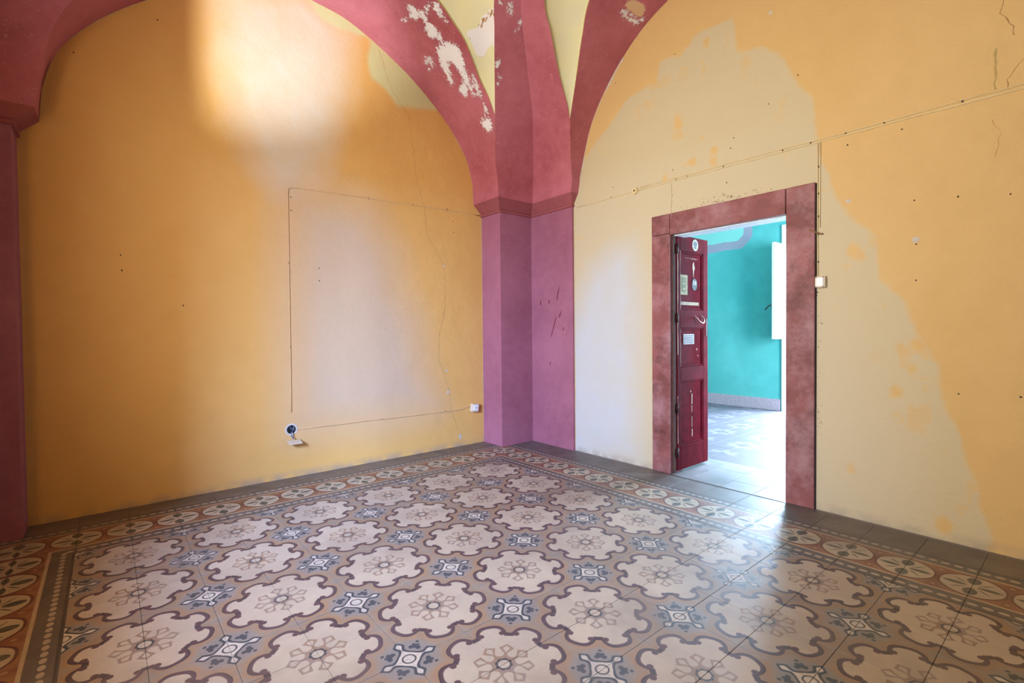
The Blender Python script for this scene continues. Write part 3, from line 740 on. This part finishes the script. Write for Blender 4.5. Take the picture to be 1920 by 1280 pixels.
cells = [(i * .5, j * .5) for i in range(13, 28) for j in range(-7, 16)]
def vis_far(c):
    s_ = vis_main(c)
    if s_ <= 0: return 0
    q = proj((c[0] + .25, c[1] + .25, 0)); return s_ if 1290 < q[0] < 1500 else 0
m2, bs2 = newmat('pale_blue_grey_cement_tile')
g = X.nt.nodes.new('ShaderNodeNewGeometry'); s = X.nt.nodes.new('ShaderNodeSeparateXYZ'); X.nt.links.new(g.outputs['Position'], s.inputs[0])
px = wrap(X(s.outputs[0]) / P, -.5, .5); py = wrap(X(s.outputs[1]) / P, -.5, .5)
r = length(px, py); th = X.m('ARCTAN2', py, px)
ptn = step(.30 + .06 * X.m('COSINE', th * 8) - r, 60); ptn2 = step(.12 + .05 * X.m('COSINE', th * 4) - r, 60)
inner = step(X(s.outputs[0]) / P - 7.0, 30)
c = mixc(sr(98, 90, 96), sr(124, 114, 116), ptn * inner); c = mixc(c, sr(62, 66, 84), ptn2 * inner * .8)
c = mixc(c, sr(78, 76, 86), noise(14, 4) * .4)
setc(bs2, c); bs2.inputs['Roughness'].default_value = .55; bs2.inputs['Specular IOR Level'].default_value = .3; bump(bs2, noise(4, 3), .001, .4)
tile2 = tile_me.copy(); tile2.materials.clear(); tile2.materials.append(m2)
_t, _m = tile_me, M_TILE; tile_me, M_TILE = tile2, m2
tile_floor(floor2, cells, vis_far)
tile_me, M_TILE = _t, _m
M_SKIRT = plain('mauve_grey_skirting', sr(168, 140, 146), .7)
struct(box('baseboard_far', (13.06, 3.30, 0), (13.12, 7.6, .34), M_SKIRT, None, .01), 'mauve grey skirting at the foot of the turquoise wall', 'baseboard')
# french window with a casement standing open into the room
win = empty('window_1'); struct(win, 'white french window at the right end of the turquoise wall, one casement standing open', 'window')
M_FRAME = plain('white_gloss_frame', sr(236, 236, 232), .4, .04); M_CREAM = plain('cream_casement_edge', sr(206, 200, 168), .5, .1)
for nm, lo, hi in (('frame_post', (13.04, 3.17, 0), (13.3, 3.25, 5.45)), ('frame_post', (13.04, .75, 0), (13.3, .85, 5.45)), ('frame_post', (13.12, 1.97, 0), (13.2, 2.03, 5.4)),
                   ('frame_head', (13.04, .85, 5.35), (13.3, 3.17, 5.45)), ('transom', (13.12, .85, 2.05), (13.2, 3.17, 2.13))):
    box(nm, lo, hi, M_FRAME, win, .008)
cas = empty('casement'); cas.parent = win
def cbox(nm, lo, hi, mat, bev=.006):
    o = box(nm, lo, hi, mat, cas, bev); return o
cx0, cx1 = 12.42, 13.03
cbox('casement_stile', (cx0, 3.19, 2.13), (cx0 + .1, 3.27, 4.88), M_CREAM); cbox('casement_stile', (cx1 - .1, 3.19, 2.13), (cx1, 3.27, 4.88), M_FRAME)
cbox('casement_rail', (cx0 + .1, 3.19, 4.78), (cx1 - .1, 3.27, 4.88), M_FRAME); cbox('casement_rail', (cx0 + .1, 3.19, 2.13), (cx1 - .1, 3.27, 2.23), M_FRAME)
cbox('casement_panel', (cx0 + .1, 3.215, 2.23), (cx1 - .1, 3.245, 4.78), M_FRAME, 0)
bm = bmesh.new(); tube_pts(bm, [(cx0 + .03, 3.27, 3.1), (cx0 + .03, 3.34, 3.1), (cx0 + .03, 3.38, 3.06), (cx0 + .03, 3.47, 2.97)], .018, 8); add_box(bm, (cx0 + .01, 3.265, 3.0), (cx0 + .05, 3.285, 3.2))
bm_obj('window_handle', bm, cas, M_IRON, True)

# ------------------------------------------------------------------ surface wiring and fittings
M_CABLE = plain('yellowed_cable', sr(214, 194, 146), .6, .05); M_CABW = plain('painted_over_cable', sr(216, 184, 138), .6, .08)
M_IVORY = plain('ivory_plastic', sr(208, 196, 176), .4, .05); M_WPL = plain('white_plastic', sr(232, 234, 236), .35, .03)
M_NAIL = plain('rusty_nail', sr(70, 48, 32), .6)
def cable(name, paths, rad, mat, clips, label, cat='cable', group=None):
    bm = bmesh.new()
    for p in paths:
        q = []
        for a, b in zip(p[:-1], p[1:]):
            n = max(2, int((Vector(b) - Vector(a)).length / .25))
            for k in range(n):
                v = Vector(a).lerp(Vector(b), k / n)
                if k: v += Vector((0, 0, random.uniform(-.006, .006))) if abs(a[2] - b[2]) < 1 else Vector((0, 0, 0))
                q.append(tuple(v))
        q.append(p[-1]); tube_pts(bm, q, rad, 6)
    o = bm_obj(name, bm, None, mat, True)
    for (x, y, z, ax) in clips:
        if ax == 0: c = box('cable_clip', (x - .016, y - .007, z - .010), (x, y + .007, z + .012), M_NAIL, o, .003)
        else: c = box('cable_clip', (x - .007, y - .016, z - .010), (x + .007, y, z + .012), M_NAIL, o, .003)
    return tag(o, label, cat, group)
xw = XR - .009
cable('surface_cable', [[(xw, 3.95, 4.875), (xw, 2.60, 4.885)], [(xw, 2.50, 4.885), (xw, -.33, 4.87), (xw, -6.0, 4.85)], [(xw, 2.45, 4.925), (xw, .6, 4.915), (xw, -.33, 4.905), (xw, -6, 4.90)], [(xw, -.36, 4.875), (xw, -6, 4.82)]], .008, M_CABLE,
      [(XR, y, 4.89, 0) for y in (3.1, 1.75, 1.55, .95, .1, -.25, -.65, -1.05, -1.75)],
      'old cream cables running level across the yellow wall above the doorway')
cable('surface_cable', [[(xw, -.335, 4.86), (xw, -.335, 3.60), (xw, -.34, 3.12)], [(xw, -.365, 4.86), (xw, -.362, 3.75)]], .007, M_CABLE,
      [(XR, -.345, z, 0) for z in (4.55, 4.2, 3.9, 3.66, 3.3)], 'thin cable dropping beside the right door jamb to the white switch')
bm = bmesh.new(); tube_pts(bm, [(XR - .05, -.25, 3.73), (XR - .055, -.31, 3.70), (XR - .03, -.37, 3.665), (XR - .012, -.40, 3.66)], .010, 6)
tag(bm_obj('twisted_wire', bm, None, plain('brown_string', sr(140, 104, 62), .8), True), 'short brown twist of wire across the cable beside the door jamb', 'wire')
# switch
sw = empty('light_switch'); tag(sw, 'small white square switch on the yellow wall by the right door jamb', 'switch')
box('switch_base', (XR - .07, -.445, 2.955), (XR, -.322, 3.105), M_IVORY, sw, .012)
box('switch_plate', (XR - .082, -.425, 2.975), (XR - .068, -.345, 3.085), M_WPL, sw, .004)
for z in (2.965, 3.09):
    for y in (-.43, -.345): box('switch_screw', (XR - .075, y, z - .004), (XR - .069, y + .014, z + .006), M_DARK, sw)
# ceramic junction rosette
bm = bmesh.new(); bmesh.ops.create_cone(bm, cap_ends=True, segments=20, radius1=.062 * P, radius2=.048 * P, depth=.05 * P, matrix=Matrix.Rotation(-math.pi / 2, 4, 'Y'))
bmesh.ops.translate(bm, verts=bm.verts, vec=Vector((XR - .024, 2.55, 4.885)) * P)
jr = bm_obj('junction_rosette', bm, None, M_CABLE); tag(jr, 'round cream cable junction on the yellow wall above the left door jamb', 'junction box')
bm = bmesh.new(); bmesh.ops.create_icosphere(bm, subdivisions=2, radius=.016 * P); bmesh.ops.translate(bm, verts=bm.verts, vec=Vector((XR - .055, 2.55, 4.885)) * P); bm_obj('screw', bm, jr, M_NAIL, True)
# back wall wiring
yw = YB - .010
cable('surface_cable', [[(4.18, yw, 4.945), (3.3, yw, 4.94), (1.6, yw, 4.90), (.26, yw, 4.865), (.205, yw, 4.84)]], .007, M_CABW,
      [(3.3, YB, 4.94, 1), (2.5, YB, 4.92, 1), (1.6, YB, 4.90, 1), (4.1, YB, 4.945, 1)], 'thin painted cable along the top of the faded patch on the back wall')
cable('surface_cable', [[(.205, yw, 4.84), (.19, yw, 4.76), (.185, yw, 3.0), (.18, yw, 1.10)]], .007, M_CABW, [(.185, YB, 3.6, 1), (.185, YB, 2.2, 1)], 'thin upright cable running down to the round wiring hole in the back wall')
cable('surface_cable', [[(.29, yw, .805), (1.0, yw, .79), (2.0, yw, .785), (3.0, yw, .775), (3.55, yw, .775), (3.74, yw, .81), (3.80, yw, .81)]], .008, M_CABW,
      [(3.2, YB, .78, 1), (1.8, YB, .786, 1)], 'slack cable low on the back wall between the round box and the socket')
# open round wall box
jb = empty('wall_box'); tag(jb, 'open round wiring hole low on the back wall with loose blue wires', 'wall box')
def ringmesh(name, cx, cz, r0, r1, y0, y1, mat, parent, seg=28, cap=False):
    V = []; Fc = []
    for k in range(seg):
        a = 2 * math.pi * k / seg; ca, sa = math.cos(a), math.sin(a)
        V += [(cx + r0 * ca, y0, cz + r0 * sa), (cx + r1 * ca, y0, cz + r1 * sa), (cx + r0 * ca, y1, cz + r0 * sa)]
    for k in range(seg):
        n = (k + 1) % seg; Fc += [(3 * k, 3 * n, 3 * n + 1, 3 * k + 1), (3 * k, 3 * k + 2, 3 * n + 2, 3 * n)]
    if cap: Fc.append(tuple(3 * k + 2 for k in range(seg)))
    return mesh(name, V, Fc, parent, mat, False)
ringmesh('plaster_rim', .175, .81, .072, .10, YB - .008, YB - .001, M_PALE, jb)
ringmesh('box_cavity', .175, .81, .0, .073, YB - .004, YB - .004, M_DARK, jb)
M_BLUEW = plain('blue_wire', sr(80, 110, 160), .5); M_WHW = plain('grey_wire', sr(170, 176, 186), .5)
for pts, mt in (([(.15, YB, .86), (.17, YB - .05, .82), (.20, YB - .03, .78), (.16, YB - .02, .76)], M_BLUEW), ([(.22, YB, .85), (.19, YB - .04, .80), (.175, YB - .05, .76), (.18, YB - .04, .70), (.20, YB - .07, .655)], M_WHW), ([(.20, YB, .84), (.22, YB - .03, .80), (.19, YB - .03, .77), (.16, YB - .05, .72), (.19, YB - .07, .655)], M_BLUEW)):
    bm = bmesh.new(); tube_pts(bm, pts, .007, 6); bm_obj('wire', bm, jb, mt, True)
bm = bmesh.new()
add_box(bm, (.10, YB - .17, .620), (.31, YB - .012, .634), .003, Matrix.Rotation(math.radians(14), 3, 'X'), (.2, YB, .62))
cp = bm_obj('cover_plate', bm, None, M_IVORY); tag(cp, 'loose ivory cover plate hanging below the round wiring hole', 'plate')
# socket
sk = empty('wall_socket'); tag(sk, 'square ivory socket hanging low on the back wall left of the corner pillar', 'socket')
bm = bmesh.new(); rt = Matrix.Rotation(math.radians(5), 3, 'Y')
add_box(bm, (3.82, YB - .10, .70), (3.99, YB, .87), .012, rt, (3.9, YB, .78)); bm_obj('socket_body', bm, sk, M_IVORY)
bm = bmesh.new(); add_box(bm, (3.845, YB - .112, .73), (3.965, YB - .095, .845), .006, rt, (3.9, YB, .78)); bm_obj('socket_plate', bm, sk, M_WPL)
for dx, dz in ((-.028, 0), (.0, 0), (.028, 0)):
    bm = bmesh.new(); bmesh.ops.create_cone(bm, cap_ends=True, segments=10, radius1=.008 * P, radius2=.008 * P, depth=.004 * P, matrix=Matrix.Rotation(math.pi / 2, 4, 'X'))
    bmesh.ops.translate(bm, verts=bm.verts, vec=Vector((3.905 + dx, YB - .113, .787 + dz)) * P); bm_obj('socket_hole', bm, sk, M_DARK)

# nails and plug holes left in the walls (children of each wall)
M_HOLE = plain('nail_hole', sr(56, 40, 28), .9); M_FILL = plain('white_filler', sr(200, 194, 184), .8)
def spot(parent, axis, u, z, r_, mat, name='nail_hole', asp=1.0):
    seg = 7; V = []
    ph = random.random() * 6
    for k in range(seg):
        a = 2 * math.pi * k / seg; rr = r_ * random.uniform(.7, 1.15)
        du, dz = rr * math.cos(a) * asp, rr * math.sin(a)
        V.append((XR - .0025, u + du, z + dz) if axis == 0 else (u + du, YB - .0025, z + dz))
    V.append((XR - .006, u, z) if axis == 0 else (u, YB - .006, z))
    mesh(name, V, [(k, (k + 1) % seg, seg) for k in range(seg)], parent, mat)
for (u, z) in [(1.77, 6.94), (2.99, 6.95), (-0.09, 5.85), (0.29, 5.6), (0.79, 5.28), (0.84, 5.14), (1.81, 5.07), (0.9, 4.64), (3.06, 5.07), (-0.67, 4.74), (-0.68, 4.04), (-1.22, 4.76), (-1.34, 3.9), (-1.72, 3.86), (-1.36, 3.39), (-1.36, 2.97), (-1.74, 1.68), (-2.22, 1.69), (-2.13, 3.8), (-0.335, 2.9), (-.325, 2.86)]:
    spot(wall_right, 0, u, z, .010, M_HOLE)
for (u, z, r_) in ((-1.36, 3.45, .04), (.27, 6.86, .03), (-.68, 4.03, .03)): spot(wall_right, 0, u, z, r_, M_FILL, 'filler_patch')
for (u, z) in [(-2.01, 3.53), (-2.0, 3.32), (0.24, 4.7), (0.24, 4.48), (0.68, 3.55), (0.68, 3.33), (3.3, 4.97), (3.44, 4.73), (3.45, 4.5), (-1.53, 6.93), (-2.44, 6.15), (-1.3, 2.85)]:
    spot(wall_back, 1, u, z, .012, M_HOLE)
for (u, z, r_) in ((3.22, 3.78, .035), (3.27, 1.17, .05), (3.56, .2, .07), (3.24, 1.62, .035)): spot(wall_back, 1, u, z, r_, M_FILL, 'filler_patch', .6)
# cracks: thin jagged dark lines lying on the plaster
M_CRK = plain('crack_line', sr(192, 150, 98), .9); M_CRKD = plain('dark_crack_line', sr(156, 120, 76), .9)
def crack(parent, axis, pts, w, mat, name='crack'):
    q = []
    for a, b in zip(pts[:-1], pts[1:]):
        n = max(2, int(math.hypot(b[0] - a[0], b[1] - a[1]) / .05))
        for k in range(n):
            t = k / n; q.append((a[0] + (b[0] - a[0]) * t + random.uniform(-.012, .012), a[1] + (b[1] - a[1]) * t))
    q.append(pts[-1]); V = []; Fc = []
    for i, (u, z) in enumerate(q):
        ww = w * random.uniform(.25, 1.0)
        for s_ in (-1, 1): V.append((XR - .002, u + s_ * ww, z) if axis == 0 else (u + s_ * ww, YB - .002, z))
    for i in range(len(q) - 1): Fc.append((2 * i, 2 * i + 1, 2 * i + 3, 2 * i + 2))
    mesh(name, V, Fc, parent, mat)
crack(wall_back, 1, [(2.66, 5.26), (2.77, 4.93), (2.82, 4.36), (3.04, 4.07), (3.22, 3.77), (3.22, 2.9), (3.07, 2.36), (3.06, 1.86), (3.27, 1.3), (3.34, 0.78), (3.58, 0.14)], .007, M_CRK)
crack(wall_back, 1, [(1.74, 8.0), (2.1, 7.03), (2.43, 6.66), (2.51, 6.22), (2.59, 5.51), (2.65, 5.29)], .005, M_CRK)
crack(wall_right, 0, [(-2.06, 5.83), (-2.04, 5.7), (-2.14, 5.52), (-2.14, 5.43)], .006, M_CRKD)
crack(wall_right, 0, [(-2.22, 5.16), (-2.14, 5.08), (-2.1, 4.99), (-2.1, 4.91)], .006, M_CRKD)
crack(wall_right, 0, [(-1.98, 4.61), (-2.05, 4.45), (-2.01, 4.21)], .004, M_CRK)
crack(wall_right, 0, [(1.84, 4.86), (1.835, 4.6), (1.84, 4.36)], .006, M_CRKD)
crack(wall_right, 0, [(-2.01, 5.35), (-2.0, 5.1), (-2.01, 4.92)], .018, plain('green_drip', sr(182, 160, 100), .8), 'green_drip_stain')

# scuffs on the mauve pillar and the pale line of bare plaster in its inner corner
M_SMEAR = plain('dark_red_smear', sr(112, 44, 62), .7)
def smear(pts, w, mat, name, X_=5.05):
    q = []; V = []; Fc = []
    for a, b in zip(pts[:-1], pts[1:]):
        for k in range(3): q.append((a[0] + (b[0] - a[0]) * k / 3, a[1] + (b[1] - a[1]) * k / 3))
    q.append(pts[-1]); n = len(q)
    for i, (u, z) in enumerate(q):
        ww = w * (0.25 + math.sin(math.pi * (i + .3) / n)) * random.uniform(.6, 1.1)
        for s_ in (-1, 1): V.append((X_ - .002, u + s_ * ww, z))
    mesh(name, V, [(2 * i, 2 * i + 1, 2 * i + 3, 2 * i + 2) for i in range(n - 1)], pier_r, mat)
for p in ([(4.42, 3.34), (4.47, 3.18), (4.50, 3.05)], [(4.52, 2.72), (4.60, 2.5), (4.68, 2.3)], [(4.98, 3.10), (5.0, 2.98)], [(4.72, 3.08), (4.74, 3.0)], [(4.36, 2.85), (4.44, 2.7)], [(4.70, 1.78), (4.72, 1.7)], [(4.3, 2.5), (4.33, 2.42)]):
    smear(p, .016, M_SMEAR, 'red_smear')
#smear([(5.262, 4.72), (5.265, 4.4)], .006, M_PALE, 'bare_plaster_line'); #smear([(5.262, 3.95), (5.265, 3.3)], .007, M_PALE, 'bare_plaster_line')

# ragged pale plaster showing along the edges where wall, arch and pillar meet (children of each wall)
def edge_line(parent, axis, pts, w, mat, side=1, thin=.25):
    q = []
    for a, b in zip(pts[:-1], pts[1:]):
        n = max(2, int(math.hypot(b[0] - a[0], b[1] - a[1]) / .04))
        for k in range(n): q.append((a[0] + (b[0] - a[0]) * k / n, a[1] + (b[1] - a[1]) * k / n))
    q.append(pts[-1]); V = []
    val = .5
    for i, (u, z) in enumerate(q):
        t0 = q[max(i - 1, 0)]; t1 = q[min(i + 1, len(q) - 1)]; L_ = math.hypot(t1[0] - t0[0], t1[1] - t0[1]) or 1
        nx, nz = -(t1[1] - t0[1]) / L_ * side, (t1[0] - t0[0]) / L_ * side
        val = max(0, min(1, val + random.uniform(-.35, .35))); ww = w * (thin + (1 - thin) * val ** 2)
        for d in (-.01, ww): V.append((XR - .003, u + nx * d, z + nz * d) if axis == 0 else (u + nx * d, YB - .003, z + nz * d))
    mesh('bare_edge', V, [(2 * i, 2 * i + 1, 2 * i + 3, 2 * i + 2) for i in range(len(q) - 1)], parent, mat)
M_EDGE = plain('bare_white_plaster', sr(206, 202, 190), .8); M_EDGEY = plain('pale_yellow_edge', sr(216, 196, 140), .8)
wd = [(p[1], p[2]) for p in cat_rom(WD, 60)]; wa = [(p[0], p[2]) for p in cat_rom(WA, 60)]
edge_line(wall_right, 0, wd[3:26], .045, M_EDGE, 1, .12); edge_line(wall_right, 0, wd[26:], .014, M_EDGEY, 1)
edge_line(wall_back, 1, wa, .014, M_EDGEY, 1); edge_line(wall_back, 1, [(2 * XM - u, z) for u, z in wa], .014, M_EDGEY, -1)
edge_line(wall_back, 1, [(4.18, 4.9), (4.18, .05)], .022, M_EDGEY, -1, .4); edge_line(wall_right, 0, [(4.05, 4.88), (4.05, .03)], .022, M_EDGEY, -1, .5)
